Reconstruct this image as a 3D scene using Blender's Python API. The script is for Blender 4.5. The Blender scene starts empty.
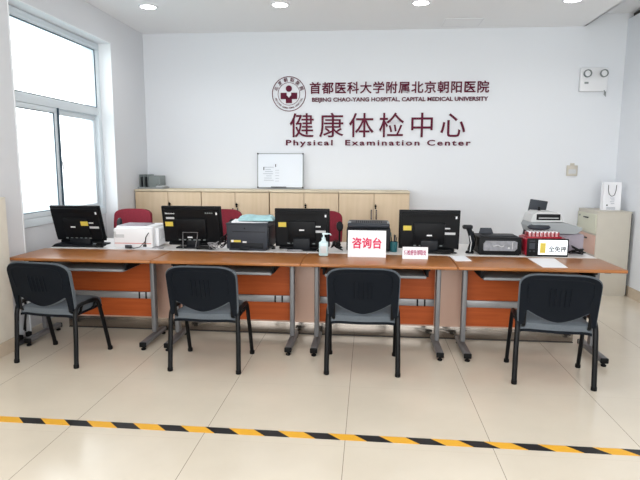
import bpy, bmesh, math, random
from mathutils import Matrix, Vector
random.seed(7)
C = bpy.context.scene
COL = C.collection
R = math.radians
# ---------------------------------------------------------------- camera
def set_camera():
    f, pitch, yaw, roll, H = 540.0, 0.138167, 0.08937, 0.0044586, 1.5128
    fw = Vector((-math.sin(yaw)*math.cos(pitch), math.cos(yaw)*math.cos(pitch), -math.sin(pitch)))
    rt = Vector((math.cos(yaw), math.sin(yaw), 0)); up = rt.cross(fw)
    r2 = rt*math.cos(roll) + up*math.sin(roll); u2 = -rt*math.sin(roll) + up*math.cos(roll)
    cam = bpy.data.cameras.new('camera'); o = bpy.data.objects.new('camera', cam); COL.objects.link(o)
    cam.sensor_width = 36; cam.lens = f/640*36; cam.clip_start = .05
    o.matrix_world = Matrix(((r2.x, u2.x, -fw.x, 0), (r2.y, u2.y, -fw.y, 0), (r2.z, u2.z, -fw.z, H), (0, 0, 0, 1)))
    C.camera = o
set_camera()
# ---------------------------------------------------------------- world, light, exposure
WORLD = 1.45
w = bpy.data.worlds.new('sky'); C.world = w; w.use_nodes = True
nt = w.node_tree; nt.nodes.clear()
out = nt.nodes.new('ShaderNodeOutputWorld'); bg = nt.nodes.new('ShaderNodeBackground')
tc = nt.nodes.new('ShaderNodeTexCoord'); sx = nt.nodes.new('ShaderNodeSeparateXYZ'); cr = nt.nodes.new('ShaderNodeValToRGB')
mr = nt.nodes.new('ShaderNodeMapRange')
mr.inputs[1].default_value = -.09; mr.inputs[2].default_value = .07
cr.color_ramp.elements[0].position = .0; cr.color_ramp.elements[0].color = (.20, .27, .29, 1)
cr.color_ramp.elements[1].position = .56; cr.color_ramp.elements[1].color = (.96, .985, 1, 1)
nt.links.new(tc.outputs['Generated'], sx.inputs[0]); nt.links.new(sx.outputs[2], mr.inputs[0])
nt.links.new(mr.outputs[0], cr.inputs[0]); nt.links.new(cr.outputs[0], bg.inputs[0])
bg.inputs[1].default_value = WORLD
# the sky is brighter on the window side (the left)
ng = nt.nodes.new('ShaderNodeMath'); ng.operation = 'MULTIPLY'; ng.inputs[1].default_value = -1; nt.links.new(sx.outputs[0], ng.inputs[0])
mx_ = nt.nodes.new('ShaderNodeMath'); mx_.operation = 'MAXIMUM'; mx_.inputs[1].default_value = 0; nt.links.new(ng.outputs[0], mx_.inputs[0])
pw = nt.nodes.new('ShaderNodeMath'); pw.operation = 'POWER'; pw.inputs[1].default_value = 2; nt.links.new(mx_.outputs[0], pw.inputs[0])
ma = nt.nodes.new('ShaderNodeMath'); ma.operation = 'MULTIPLY_ADD'; ma.inputs[1].default_value = 3.2*WORLD; ma.inputs[2].default_value = WORLD; nt.links.new(pw.outputs[0], ma.inputs[0])
nt.links.new(ma.outputs[0], bg.inputs[1])
nt.links.new(bg.outputs[0], out.inputs[0])
C.view_settings.view_transform = 'Standard'; C.view_settings.look = 'None'
C.view_settings.gamma = 1; C.view_settings.use_curve_mapping = False
C.view_settings.exposure = 0.64
def area(name, loc, rot, sx_, sy_, power, col=(1, 1, 1)):
    l = bpy.data.lights.new(name, 'AREA'); l.shape = 'RECTANGLE'; l.size = sx_; l.size_y = sy_; l.energy = power; l.color = col
    o = bpy.data.objects.new(name, l); o.location = loc; o.rotation_euler = rot; COL.objects.link(o); return o
# fill lamp added behind the viewer, tilted up to brighten the ceiling; the window is lit by the sky itself
area('rear_fill_light', (0, -1.6, 1.7), (R(122), 0, 0), 5.6, 2.9, 115, (1, .99, .97))
# ---------------------------------------------------------------- materials
def lin(c):
    return tuple(((v/255)/12.92 if v/255 <= .04045 else ((v/255+.055)/1.055)**2.4) for v in c) + (1,)
MATS = {}
def mat(name, rgb, rough=.5, metal=0, spec=.5, var=0, scale=8, bump=0, coat=0, stretch=(1, 1, 1), trans=0, emit=0, rgb2=None, bscale=None):
    if name in MATS: return MATS[name]
    m = bpy.data.materials.new(name); m.use_nodes = True; n = m.node_tree.nodes; L = m.node_tree.links
    b = n['Principled BSDF']; b.inputs['Base Color'].default_value = lin(rgb)
    b.inputs['Roughness'].default_value = rough; b.inputs['Metallic'].default_value = metal
    b.inputs['Specular IOR Level'].default_value = spec; b.inputs['Coat Weight'].default_value = coat
    b.inputs['Coat Roughness'].default_value = .12
    b.inputs['Transmission Weight'].default_value = trans
    if emit:
        b.inputs['Emission Color'].default_value = lin(rgb); b.inputs['Emission Strength'].default_value = emit
    if var or rgb2 or bump:
        t = n.new('ShaderNodeTexCoord'); mp = n.new('ShaderNodeMapping'); mp.inputs['Scale'].default_value = stretch
        no = n.new('ShaderNodeTexNoise'); no.inputs['Scale'].default_value = scale; no.inputs['Detail'].default_value = 4
        L.new(t.outputs['Object'], mp.inputs[0]); L.new(mp.outputs[0], no.inputs['Vector'])
        if var or rgb2:
            r = n.new('ShaderNodeValToRGB'); r.color_ramp.elements[0].position = .3; r.color_ramp.elements[1].position = .7
            c1 = rgb; c2 = rgb2 or tuple(min(255, v*(1+var)) for v in rgb)
            if not rgb2: c1 = tuple(v*(1-var) for v in rgb)
            r.color_ramp.elements[0].color = lin(c1); r.color_ramp.elements[1].color = lin(c2)
            L.new(no.outputs['Fac'], r.inputs[0]); L.new(r.outputs[0], b.inputs['Base Color'])
        if bump:
            bp = n.new('ShaderNodeBump'); bp.inputs['Strength'].default_value = bump; bp.inputs['Distance'].default_value = .002
            n2 = n.new('ShaderNodeTexNoise'); n2.inputs['Scale'].default_value = bscale or scale*6
            L.new(mp.outputs[0], n2.inputs['Vector']); L.new(n2.outputs['Fac'], bp.inputs['Height']); L.new(bp.outputs[0], b.inputs['Normal'])
    MATS[name] = m; return m
def floor_material():
    m = bpy.data.materials.new('polished_cream_tile'); m.use_nodes = True; n = m.node_tree.nodes; L = m.node_tree.links
    b = n['Principled BSDF']; b.inputs['Roughness'].default_value = .17; b.inputs['Specular IOR Level'].default_value = .55
    g = n.new('ShaderNodeNewGeometry'); s = n.new('ShaderNodeSeparateXYZ'); L.new(g.outputs['Position'], s.inputs[0])
    def grid(sock, off, width):
        a = n.new('ShaderNodeMath'); a.operation = 'SUBTRACT'; L.new(sock, a.inputs[0]); a.inputs[1].default_value = off
        c = n.new('ShaderNodeMath'); c.operation = 'DIVIDE'; L.new(a.outputs[0], c.inputs[0]); c.inputs[1].default_value = .8
        d = n.new('ShaderNodeMath'); d.operation = 'FRACT'; L.new(c.outputs[0], d.inputs[0])
        e = n.new('ShaderNodeMath'); e.operation = 'SUBTRACT'; L.new(d.outputs[0], e.inputs[0]); e.inputs[1].default_value = .5
        h = n.new('ShaderNodeMath'); h.operation = 'ABSOLUTE'; L.new(e.outputs[0], h.inputs[0])
        k = n.new('ShaderNodeMath'); k.operation = 'GREATER_THAN'; L.new(h.outputs[0], k.inputs[0]); k.inputs[1].default_value = .5-width/.8
        return k.outputs[0], c.outputs[0]
    gx, cx = grid(s.outputs[0], -1.708, .0017); gy, cy = grid(s.outputs[1], 3.55, .0011)
    no = n.new('ShaderNodeTexNoise'); no.inputs['Scale'].default_value = 1.7; no.inputs['Detail'].default_value = 6
    L.new(g.outputs['Position'], no.inputs['Vector'])
    r = n.new('ShaderNodeValToRGB'); r.color_ramp.elements[0].position = .3; r.color_ramp.elements[1].position = .7
    r.color_ramp.elements[0].color = lin((214, 203, 186)); r.color_ramp.elements[1].color = lin((224, 213, 196)); L.new(no.outputs['Fac'], r.inputs[0])
    m1 = n.new('ShaderNodeMix'); m1.data_type = 'RGBA'; L.new(gx, m1.inputs[0]); L.new(r.outputs[0], m1.inputs[6]); m1.inputs[7].default_value = lin((146, 132, 114))
    m2 = n.new('ShaderNodeMix'); m2.data_type = 'RGBA'; L.new(gy, m2.inputs[0]); L.new(m1.outputs[2], m2.inputs[6]); m2.inputs[7].default_value = lin((206, 194, 177))
    L.new(m2.outputs[2], b.inputs['Base Color'])
    return m
M_floor = floor_material()
M_wall = mat('white_wall_paint', (224, 227, 232), .6, bump=.05, scale=20)
M_wallL = mat('grey_white_wall_paint', (218, 220, 224), .6, bump=.05, scale=20)
M_ceil = mat('ceiling_paint', (242, 243, 245), .7)
M_dado = mat('cream_wall_panel', (222, 215, 202), .4, var=.02)
M_base = mat('beige_skirting_tile', (196, 180, 160), .25, var=.04)
M_dark = mat('dark_gap', (52, 48, 46), .7)
M_pvc = mat('white_window_frame', (218, 227, 233), .35)
M_seal = mat('dark_window_seal', (50, 70, 84), .5)
M_jamb = mat('white_window_reveal', (236, 239, 242), .55)
M_desk = mat('honey_wood', (156, 97, 47), .32, rgb2=(163, 103, 52), scale=2.5, stretch=(1, 9, 6), coat=0)
M_panel = mat('red_brown_wood', (152, 68, 26), .5, spec=.2, rgb2=(168, 80, 34), scale=3, stretch=(1.2, 8, 16))
M_edge = mat('desk_edge_band', (176, 116, 66), .35, var=.04)
M_steel = mat('grey_painted_steel', (112, 112, 114), .4, metal=.25)
M_bar = mat('silver_grey_rail', (134, 134, 136), .35, metal=.3)
M_darksteel = mat('dark_grey_steel', (66, 66, 70), .45, metal=.3)
M_tray = mat('grey_keyboard_tray', (120, 122, 124), .4)
M_blk = mat('black_plastic', (8, 10, 14), .5, spec=.2)
M_blkfr = mat('black_steel_tube', (7, 8, 11), .4, spec=.2)
M_cap = mat('black_rubber', (8, 8, 9), .7, spec=.2)
M_fab = mat('blue_grey_chair_fabric', (92, 98, 104), .9, spec=.2, var=.08, scale=300, bump=.3)
M_shell = mat('black_chair_shell', (8, 14, 22), .6, spec=.14, bump=.15, scale=60)
M_red = mat('dark_red_fabric', (128, 28, 46), .85, var=.06, scale=60)
M_maple = mat('pale_maple', (206, 184, 152), .5, rgb2=(214, 192, 164), scale=2, stretch=(12, 12, 1))
M_mapled = mat('maple_cabinet_top', (214, 200, 174), .5, var=.03)
M_counter = mat('pinkish_beige_laminate', (206, 172, 154), .42, var=.03, scale=2)
M_ctop = mat('white_counter_top', (226, 222, 220), .3)
M_kick = mat('brushed_stainless', (150, 142, 134), .16, metal=.9)
M_white = mat('white_plastic', (228, 229, 232), .4)
M_offw = mat('off_white_plastic', (194, 195, 196), .45)
M_paper = mat('white_paper', (240, 240, 244), .8)
M_printg = mat('charcoal_printer_plastic', (48, 52, 60), .5, spec=.3)
M_printd = mat('dark_printer_plastic', (16, 20, 26), .5, spec=.25)
M_printl = mat('light_grey_printer_plastic', (142, 147, 150), .45)
M_lilac = mat('lilac_grey_plastic', (150, 142, 152), .45)
M_yel = mat('yellow_sticker', (212, 190, 78), .6)
M_maroon = mat('maroon_acrylic', (92, 12, 44), .5, spec=.2)
M_lred = mat('bright_red_lettering', (210, 34, 84), .6)
M_lpur = mat('magenta_lettering', (176, 60, 110), .6)
M_turq = mat('turquoise_fabric', (160, 198, 204), .8, var=.06, scale=20)
M_teal = mat('teal_plastic', (34, 98, 106), .4)
M_crim = mat('crimson_plastic', (150, 16, 38), .3)
M_gcab = mat('greige_steel_cabinet', (196, 190, 178), .5, var=.01)
M_dgreen = mat('pale_green_drawer', (206, 206, 188), .5)
M_dpink = mat('pink_beige_drawer', (204, 168, 154), .5)
M_dgrey = mat('pale_grey_drawer', (190, 186, 182), .5)
M_label = mat('grey_label', (196, 198, 200), .6)
M_sil = mat('silver_metal', (180, 182, 186), .25, metal=.9)
M_yelt = mat('yellow_tape', (232, 172, 48), .45)
M_blkt = mat('black_tape', (24, 24, 28), .45)
M_greygreen = mat('grey_green_plastic', (126, 134, 134), .5)  # the plastic's own grey-green
M_cable = mat('black_cable', (9, 9, 11), .5, spec=.3)
M_cableg = mat('grey_cable', (150, 150, 154), .5)
M_gel = mat('clear_pale_blue_bottle', (190, 214, 218), .2, spec=.6)
M_pump = mat('pale_cyan_pump', (208, 228, 232), .35)
M_lamp = mat('lit_diffuser', (255, 255, 255), .5, emit=7)
M_screen = mat('lit_screen', (226, 232, 236), .3, emit=.55)
M_ink = mat('dark_ink', (40, 40, 44), .6)
M_faint = mat('faint_marker_ink', (150, 158, 170), .7)
def glass_material():
    m = bpy.data.materials.new('window_glass'); m.use_nodes = True; n = m.node_tree.nodes; L = m.node_tree.links
    n.remove(n['Principled BSDF'])
    t = n.new('ShaderNodeBsdfTransparent'); g = n.new('ShaderNodeBsdfGlossy'); g.inputs['Roughness'].default_value = .02
    t.inputs[0].default_value = (.97, .985, .99, 1)
    mx = n.new('ShaderNodeMixShader'); mx.inputs[0].default_value = .06
    L.new(t.outputs[0], mx.inputs[1]); L.new(g.outputs[0], mx.inputs[2]); L.new(mx.outputs[0], n['Material Output'].inputs[0]); return m
M_glass = glass_material()
# ---------------------------------------------------------------- geometry helpers
class G:
    def __init__(s, M=None): s.bm = bmesh.new(); s.M = M or Matrix(); s.mi = 0
    def _x(s, vs, M=None):
        T = s.M @ M if M is not None else s.M
        for v in vs: v.co = T @ v.co
    def _fm(s, fs):
        for f in fs: f.material_index = s.mi
    def box(s, c, d, bev=0, M=None, seg=2):
        r = bmesh.ops.create_cube(s.bm, size=1); vs = r['verts']
        for v in vs: v.co = Vector((c[0]+v.co.x*d[0], c[1]+v.co.y*d[1], c[2]+v.co.z*d[2]))
        fs = {f for v in vs for f in v.link_faces}; s._fm(fs)
        s._x(vs, M)
        if bev:
            es = list({e for v in vs for e in v.link_edges})
            bmesh.ops.bevel(s.bm, geom=es, offset=bev, segments=seg, profile=.5, affect='EDGES', clamp_overlap=True, material=-1)
        return s
    def lathe(s, prof, c=(0, 0, 0), seg=20, M=None, caps=True):
        rings = []
        for r, z in prof:
            if r < 1e-6: rings.append([s.bm.verts.new((c[0], c[1], c[2]+z))])
            else: rings.append([s.bm.verts.new((c[0]+r*math.cos(2*math.pi*k/seg), c[1]+r*math.sin(2*math.pi*k/seg), c[2]+z)) for k in range(seg)])
        fs = []
        for a, b in zip(rings, rings[1:]):
            for k in range(seg):
                k2 = (k+1) % seg
                if len(a) == 1 and len(b) == 1: continue
                if len(a) == 1: fs.append(s.bm.faces.new((a[0], b[k2], b[k])))
                elif len(b) == 1: fs.append(s.bm.faces.new((a[k], a[k2], b[0])))
                else: fs.append(s.bm.faces.new((a[k], a[k2], b[k2], b[k])))
        if caps and len(rings[0]) > 1: fs.append(s.bm.faces.new(rings[0][::-1]))
        if caps and len(rings[-1]) > 1: fs.append(s.bm.faces.new(rings[-1]))
        s._fm(fs); s._x([v for r in rings for v in r], M); return s
    def cyl(s, p0, p1, r, r2=None, seg=14):
        return s.tube([p0, p1], r, seg, r2=r2)
    def tube(s, pts, r, seg=10, closed=False, r2=None, flat=None):
        pts = [Vector(p) for p in pts]; n = len(pts); rings = []; prev = None
        for i, p in enumerate(pts):
            if closed: t = pts[(i+1) % n]-pts[i-1]
            elif i == 0: t = pts[1]-pts[0]
            elif i == n-1: t = pts[-1]-pts[-2]
            else: t = (pts[i+1]-p).normalized()+(p-pts[i-1]).normalized()
            if t.length < 1e-9: t = Vector((0, 0, 1))
            t.normalize()
            if prev is None:
                up = Vector((0, 0, 1)) if abs(t.z) < .9 else Vector((1, 0, 0)); u = up.cross(t).normalized()
            else:
                u = prev-t*prev.dot(t)
                u = u.normalized() if u.length > 1e-6 else prev
            prev = u; v = t.cross(u)
            rr = r if r2 is None else r+(r2-r)*i/(n-1)
            a, b = (rr, rr) if flat is None else (rr*flat[0], rr*flat[1])
            rings.append([s.bm.verts.new(p+u*a*math.cos(2*math.pi*k/seg)+v*b*math.sin(2*math.pi*k/seg)) for k in range(seg)])
        fs = []
        rng = range(n) if closed else range(n-1)
        for i in rng:
            a, b = rings[i], rings[(i+1) % n]
            for k in range(seg): fs.append(s.bm.faces.new((a[k], a[(k+1) % seg], b[(k+1) % seg], b[k])))
        if not closed: fs.append(s.bm.faces.new(rings[0][::-1])); fs.append(s.bm.faces.new(rings[-1]))
        s._fm(fs); s._x([v for q in rings for v in q]); return s
    def prism(s, poly, y0, y1, M=None):          # poly in XZ, extruded along Y
        a = [s.bm.verts.new((x, y0, z)) for x, z in poly]; b = [s.bm.verts.new((x, y1, z)) for x, z in poly]
        n = len(poly); fs = [s.bm.faces.new(a), s.bm.faces.new(b[::-1])]
        for k in range(n): fs.append(s.bm.faces.new((a[k], b[k], b[(k+1) % n], a[(k+1) % n])))
        s._fm(fs); s._x(a+b, M); return s
    def sheet(s, P, nu, nv, th):                 # closed curved slab from P(u,v)->(x,y,z), thickness along th vector
        th = Vector(th); A = [[s.bm.verts.new(Vector(P(i/nu, j/nv))) for i in range(nu+1)] for j in range(nv+1)]
        B = [[s.bm.verts.new(v.co+th) for v in row] for row in A]; fs = []
        for j in range(nv):
            for i in range(nu):
                fs.append(s.bm.faces.new((A[j][i], A[j][i+1], A[j+1][i+1], A[j+1][i])))
                fs.append(s.bm.faces.new((B[j][i], B[j+1][i], B[j+1][i+1], B[j][i+1])))
        for j in range(nv):
            fs.append(s.bm.faces.new((A[j][0], A[j+1][0], B[j+1][0], B[j][0]))); fs.append(s.bm.faces.new((A[j][nu], B[j][nu], B[j+1][nu], A[j+1][nu])))
        for i in range(nu):
            fs.append(s.bm.faces.new((A[0][i], B[0][i], B[0][i+1], A[0][i+1]))); fs.append(s.bm.faces.new((A[nv][i], A[nv][i+1], B[nv][i+1], B[nv][i])))
        s._fm(fs); s._x([v for r in A+B for v in r]); return s
    def build(s, name, mats, parent=None, smooth=True, loc=None, rz=0):
        bmesh.ops.recalc_face_normals(s.bm, faces=s.bm.faces)
        me = bpy.data.meshes.new(name); s.bm.to_mesh(me); s.bm.free()
        for m in (mats if isinstance(mats, (list, tuple)) else [mats]): me.materials.append(m)
        if smooth:
            me.polygons.foreach_set('use_smooth', [True]*len(me.polygons)); me.set_sharp_from_angle(angle=R(35))
        o = bpy.data.objects.new(name, me); COL.objects.link(o); o.parent = parent
        if loc: o.location = loc
        o.rotation_euler.z = rz
        return o
def tag(o, label=None, cat=None, group=None, kind=None):
    if label: o['label'] = label
    if cat: o['category'] = cat
    if group: o['group'] = group
    if kind: o['kind'] = kind
    return o
def thing(name, loc, rz, label, cat, group=None):
    o = bpy.data.objects.new(name, None); COL.objects.link(o); o.location = loc; o.rotation_euler.z = rz; o.empty_display_size = .1
    return tag(o, label, cat, group)
def copy_tree(o, parent=None):
    c = o.copy(); COL.objects.link(c); c.parent = parent
    for ch in [x for x in bpy.data.objects if x.parent == o]: copy_tree(ch, c)
    return c
def struct(name, g, m): return tag(g.build(name, m, smooth=False), kind='structure')
def bx(x0, x1, y0, y1, z0, z1, bev=0): return G().box(((x0+x1)/2, (y0+y1)/2, (z0+z1)/2), (x1-x0, y1-y0, z1-z0), bev)
def rot_x(a, at=(0, 0, 0)): return Matrix.Translation(at) @ Matrix.Rotation(a, 4, 'X') @ Matrix.Translation(-Vector(at))
# lettering: built-in font glyphs turned into mesh
TOXZ = Matrix(((1, 0, 0, 0), (0, 0, -1, 0), (0, 1, 0, 0), (0, 0, 0, 1)))     # text faces -Y
def raw_text(body, bold=0., depth=0., space=1.):
    cu = bpy.data.curves.new('lettering', 'FONT'); cu.body = body; cu.size = 1; cu.offset = bold; cu.extrude = depth; cu.resolution_u = 3; cu.space_character = space
    ob = bpy.data.objects.new('lettering', cu); me = bpy.data.meshes.new_from_object(ob)
    bpy.data.objects.remove(ob); bpy.data.curves.remove(cu)
    return me
def bounds(me):
    xs = [v.co.x for v in me.vertices]; ys = [v.co.y for v in me.vertices]
    return (min(xs), max(xs), min(ys), max(ys)) if xs else (0, 0, 0, 0)
def place_text(name, me, sx_, sz_, ox, oz, origin, m, parent, depth=.004, M=None):
    T = Matrix.Translation(origin) @ (M or Matrix()) @ TOXZ @ Matrix.Translation((ox, oz, 0)) @ Matrix.Diagonal((sx_, sz_, 1, 1))
    me.transform(T); me.materials.clear(); me.materials.append(m)
    o = bpy.data.objects.new(name, me); COL.objects.link(o); o.parent = parent
    return o
def label_text(name, body, w_, h_, centre, m, parent, bold=.0, M=None, space=1., depth=.002):     # one mesh, fitted in w x h about centre
    me = raw_text(body, bold, depth, space); a, b, c, d = bounds(me)
    sx_ = w_/(b-a); sz_ = h_/(d-c)
    return place_text(name, me, sx_, sz_, -sx_*(a+b)/2, -sz_*(c+d)/2, centre, m, parent, M=M)
def cjk_line(body, x0, x1, z0, z1, y, m, parent, bold, ref='国', name='character', depth=.006):
    n = len(body); a, b, c, d = bounds(raw_text(ref)); cw = 1.0
    # cells: first glyph's left at x0, last glyph's right at x1
    sz_ = (z1-z0)/(d-c)*.97
    pitch = (x1-x0-(b-a)*sz_)/(n-1) if n > 1 else 0
    for i, ch in enumerate(body):
        me = raw_text(ch, bold, depth/1.)
        place_text(name, me, sz_, sz_, x0+i*pitch-a*sz_, z0-c*sz_, (0, y, 0), m, parent)
def latin_line(body, x0, x1, z0, z1, y, m, parent, bold, name='letter', depth=.006, space=1.):
    full = raw_text(body, bold, depth, space); a, b, c, d = bounds(full); cap = bounds(raw_text('H', bold))
    sx_ = (x1-x0)/(b-a); sz_ = (z1-z0)/(cap[3]-cap[2])
    for i, ch in enumerate(body):
        if ch == ' ': continue
        right = bounds(raw_text(body[:i+1], bold, 0, space))[1]
        me = raw_text(ch, bold, depth); l, r_, _, _ = bounds(me)
        place_text(name, me, sx_, sz_, x0+(right-r_-a)*sx_, z0-cap[2]*sz_, (0, y, 0), m, parent)
# ================================================================ SETTING
XL, XR, YB, ZC = -2.95, 3.05, 7.05, 3.18
Y0 = -1.4
struct('floor', bx(-3.4, 3.4, Y0, 7.3, -.1, 0), M_floor)
struct('wall_back', bx(-3.3, 3.3, YB, YB+.2, 0, 3.5), M_wall)
g = bx(XL-.2, 2.56, Y0, YB, ZC, ZC+.12); struct('ceiling', g, M_ceil)
g = bx(2.56, 3.3, Y0, YB, 3.32, 3.42); struct('ceiling_recess', g, M_ceil)
struct('trim_1', bx(2.545, 2.56, Y0, YB, ZC, 3.32), M_ceil)
struct('wall_right', bx(XR, XR+.2, Y0, YB, 0, 3.25), M_wall)
struct('gap_strip', bx(XR+.06, XR+.2, Y0, YB, 3.25, 3.32), M_dark)  # dark strip put in for the shade of the gap above the wall
# left wall: a solid part up to the niche, the wall beyond it, a lintel above, a thin apron under the window
g = G()
g.box((XL-.17, (Y0+4.36)/2, ZC/2), (.34, 4.36-Y0, ZC)); g.box((XL-.17, (6.135+YB)/2, ZC/2), (.34, YB-6.135, ZC)); g.box((XL-.17, 5.2475, (2.87+ZC)/2), (.34, 1.775, ZC-2.87))
struct('wall_left', g, M_wallL)
struct('wall_left_apron', bx(-3.29, -3.10, 4.36, 6.135, 0, .93), M_wallL)
g = G(); g.box((-3.02, 6.130, 1.435), (.15, .012, 2.87)); g.box((-3.02, 5.2475, 2.866), (.15, 1.77, .01)); g.box((-3.02, 4.365, 1.435), (.15, .012, 2.87))
struct('trim_3', g, M_jamb)
struct('trim_4', bx(XL, -2.865, Y0, 4.04, 0, 1.25, .004), M_dado)
struct('baseboard_left', bx(-2.865, -2.853, Y0, 4.045, 0, .11), M_base)
struct('baseboard_right', bx(XR-.012, XR, Y0, YB, 0, .12), M_base)
struct('baseboard_back', bx(XL, XR, YB-.012, YB, 0, .11), M_base)
# window: fixed top light, fixed/sliding lower lights
win = thing('window_1', (-3.12, 5.25, 0), 0, None, None); tag(win, kind='structure')
YA, YE = 4.372-5.25, 6.122-5.25
def frame_rect(g, y0, y1, z0, z1, t, d, x=0):
    g.box((x, (y0+y1)/2, z0+t/2), (d, y1-y0, t), .004); g.box((x, (y0+y1)/2, z1-t/2), (d, y1-y0, t), .004)
    g.box((x, y0+t/2, (z0+z1)/2), (d, t, z1-z0-2*t), .004); g.box((x, y1-t/2, (z0+z1)/2), (d, t, z1-z0-2*t), .004)
g = G(); frame_rect(g, YA, YE, .935, 2.858, .075, .07); g.box((0, (YA+YE)/2, 2.10), (.066, YE-YA-.15, .085), .004)
g.box((.03, (YA+YE)/2, 2.80), (.03, YE-YA-.1, .02), .003); g.build('window_frame', M_pvc, win)
g = G(); frame_rect(g, YA+.075, -.03, 1.012, 2.055, .045, .034, .012); lo = g.build('sash', M_pvc, win)
g = G(); frame_rect(g, -.06, YE-.075, 1.012, 2.055, .055, .03, -.02); hi = g.build('sash', M_pvc, win)
g = G(); frame_rect(g, YA+.121, -.076, 1.058, 2.009, .008, .012, .02); g.build('rubber_seal', M_seal, lo)
g = G(); g.box((.02, -.026, 1.535), (.05, .012, 1.05)); g.build('rubber_seal', M_seal, win)
g = G(); frame_rect(g, YA+.076, YE-.076, 2.145, 2.782, .009, .012, .02); g.build('rubber_seal', M_seal, win)
g = G(); g.box((.0, (YA-.03+.075)/2, 1.53), (.006, -.03-YA-.075-.1, .95)); g.build('pane', M_glass, lo)
g = G(); g.box((-.02, (YE-.075-.06)/2, 1.53), (.006, YE-.015-.11, .94)); g.build('pane', M_glass, hi)
g = G(); g.box((-.005, (YA+YE)/2, 2.46), (.006, YE-YA-.15, .64)); g.build('pane', M_glass, win)
g = G(); g.box((.006, -.008, 1.50), (.02, .022, .1), .004); g.tube([(.012, -.008, 1.54), (.045, -.008, 1.53), (.05, .0, 1.44)], .009); g.build('window_handle', M_white, win)
# ceiling lamps
LAB = ['round recessed ceiling lamp nearest the window wall', 'round recessed ceiling lamp above the round red hospital emblem',
       'round recessed ceiling lamp above the middle of the large wall lettering', 'round recessed ceiling lamp furthest right, cut by the top of the photo']
def downlight(x, y, label, group='recessed lamps in the ceiling'):
    t = thing('ceiling_lamp', (x, y, ZC), 0, label, 'ceiling lamp', group)
    g = G(); g.lathe([(.08, -.012), (.096, -.012), (.104, -.004), (.104, 0), (.08, 0), (.08, -.012)], seg=32, caps=False); g.build('trim_ring', M_white, t)
    g = G(); g.lathe([(.0, -.011), (.078, -.011), (.078, -.002), (0, -.002)], seg=28); g.build('diffuser', M_lamp, t)
    l = bpy.data.lights.new('lamp_glow', 'SPOT'); l.energy = 9; l.spot_size = R(150); l.spot_blend = .8; l.shadow_soft_size = .06; l.color = (1, .98, .96)
    o = bpy.data.objects.new('lamp_glow', l); o.parent = t; o.location = (0, 0, -.03); COL.objects.link(o)
    return t
for (x, y), lb in zip([(-2.373, 5.85), (-.958, 5.88), (.504, 5.92), (2.018, 5.93)], LAB): downlight(x, y, lb)
# unseen area lamp added above the frame, standing in for further ceiling lamps
for y in (3.2,):
    area('overhead_fill', (-.2, y, ZC-.02), (0, 0, 0), 4.6, .5, 8, (1, .985, .96))
t = thing('ceiling_hatch', (1.06, 6.76, ZC), 0, 'faint square access hatch in the ceiling close to the back wall', 'ceiling hatch')
g = G()
for a, b, c, d in ((0, .17, .44, .012), (0, -.17, .44, .012), (.214, 0, .012, .34), (-.214, 0, .012, .34)): g.box((a, b, -.003), (c, d, .006))
g.build('hatch_frame', M_white, t); G().box((0, 0, -.002), (.42, .33, .003)).build('hatch_panel', M_ceil, t)
# ================================================================ WALL SIGN
yw = YB-.007
t = thing('hospital_emblem', (0, 0, 0), 0, 'round maroon hospital emblem with a cross and ring of writing on the back wall', 'emblem')
ex, ez = -1.04, 2.412
def ring(g, r0, r1, seg=72):
    for k in range(seg):
        a, b = 2*math.pi*k/seg, 2*math.pi*(k+1)/seg
        vs = [(ex+r*math.cos(q), y, ez+r*math.sin(q)) for y in (yw, YB-.001) for r, q in ((r0, a), (r1, a), (r1, b), (r0, b))]
        v = [g.bm.verts.new(p) for p in vs]
        for f in ((0, 1, 2, 3), (7, 6, 5, 4), (0, 3, 7, 4), (1, 5, 6, 2)): g.bm.faces.new([v[i] for i in f])
g = G(); ring(g, .210, .219); g.build('outer_ring', M_maroon, t, smooth=False)
g = G(); ring(g, .138, .143); g.build('inner_ring', M_maroon, t, smooth=False)
g = G(); g.box((ex-.068, yw+.003, ez-.025), (.078, .006, .08)); g.box((ex+.068, yw+.003, ez-.025), (.078, .006, .08)); g.box((ex, yw+.003, ez-.088), (.08, .006, .055))
g.prism([(ex-.04, ez-.02), (ex-.03, ez-.065), (ex+.03, ez-.065), (ex+.04, ez-.02), (ex+.025, ez-.02), (ex, ez-.048), (ex-.025, ez-.02)][::-1], yw, yw+.006)
g.build('cross', M_maroon, t, smooth=False)
g = G(); g.prism([(ex+.04*math.cos(a), ez+.066+.04*math.sin(a)) for a in [2*math.pi*k/24 for k in range(24)]], yw, yw+.006); g.build('round_head', M_maroon, t, smooth=False)
def arc_text(body, r, a0, a1, h, inward, name):
    n = len(body)
    for i, ch in enumerate(body):
        if ch == ' ': continue
        a = R(a0+(a1-a0)*(i/(n-1)))
        me = raw_text(ch, .012, .003); l, q, c, d = bounds(me)
        s_ = h/.72
        Mr = Matrix.Rotation(-(a-math.pi/2) if not inward else -(a+math.pi/2), 4, 'Y')
        place_text(name, me, s_, s_, -s_*(l+q)/2, -s_*.36, (ex+r*math.cos(a), yw+.002, ez+r*math.sin(a)), M_maroon, t, M=Mr)
arc_text('北京朝阳医院', .176, 158, 22, .038, False, 'character')
arc_text('BEIJING CHAO-YANG HOSPITAL', .176, 200, 340, .021, True, 'letter')
t = thing('sign_lettering', (0, 0, 0), 0, 'maroon Chinese hospital name in the topmost line of wall writing', 'wall lettering'); cjk_line('首都医科大学附属北京朝阳医院', -.765, 1.452, 2.412, 2.55, yw, M_maroon, t, .014)
t = thing('sign_lettering', (0, 0, 0), 0, 'small maroon capital English hospital name under the topmost Chinese line', 'wall lettering'); latin_line('BEIJING CHAO-YANG HOSPITAL, CAPITAL MEDICAL UNIVERSITY', -.742, 1.458, 2.312, 2.362, yw, M_maroon, t, .022)
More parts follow.
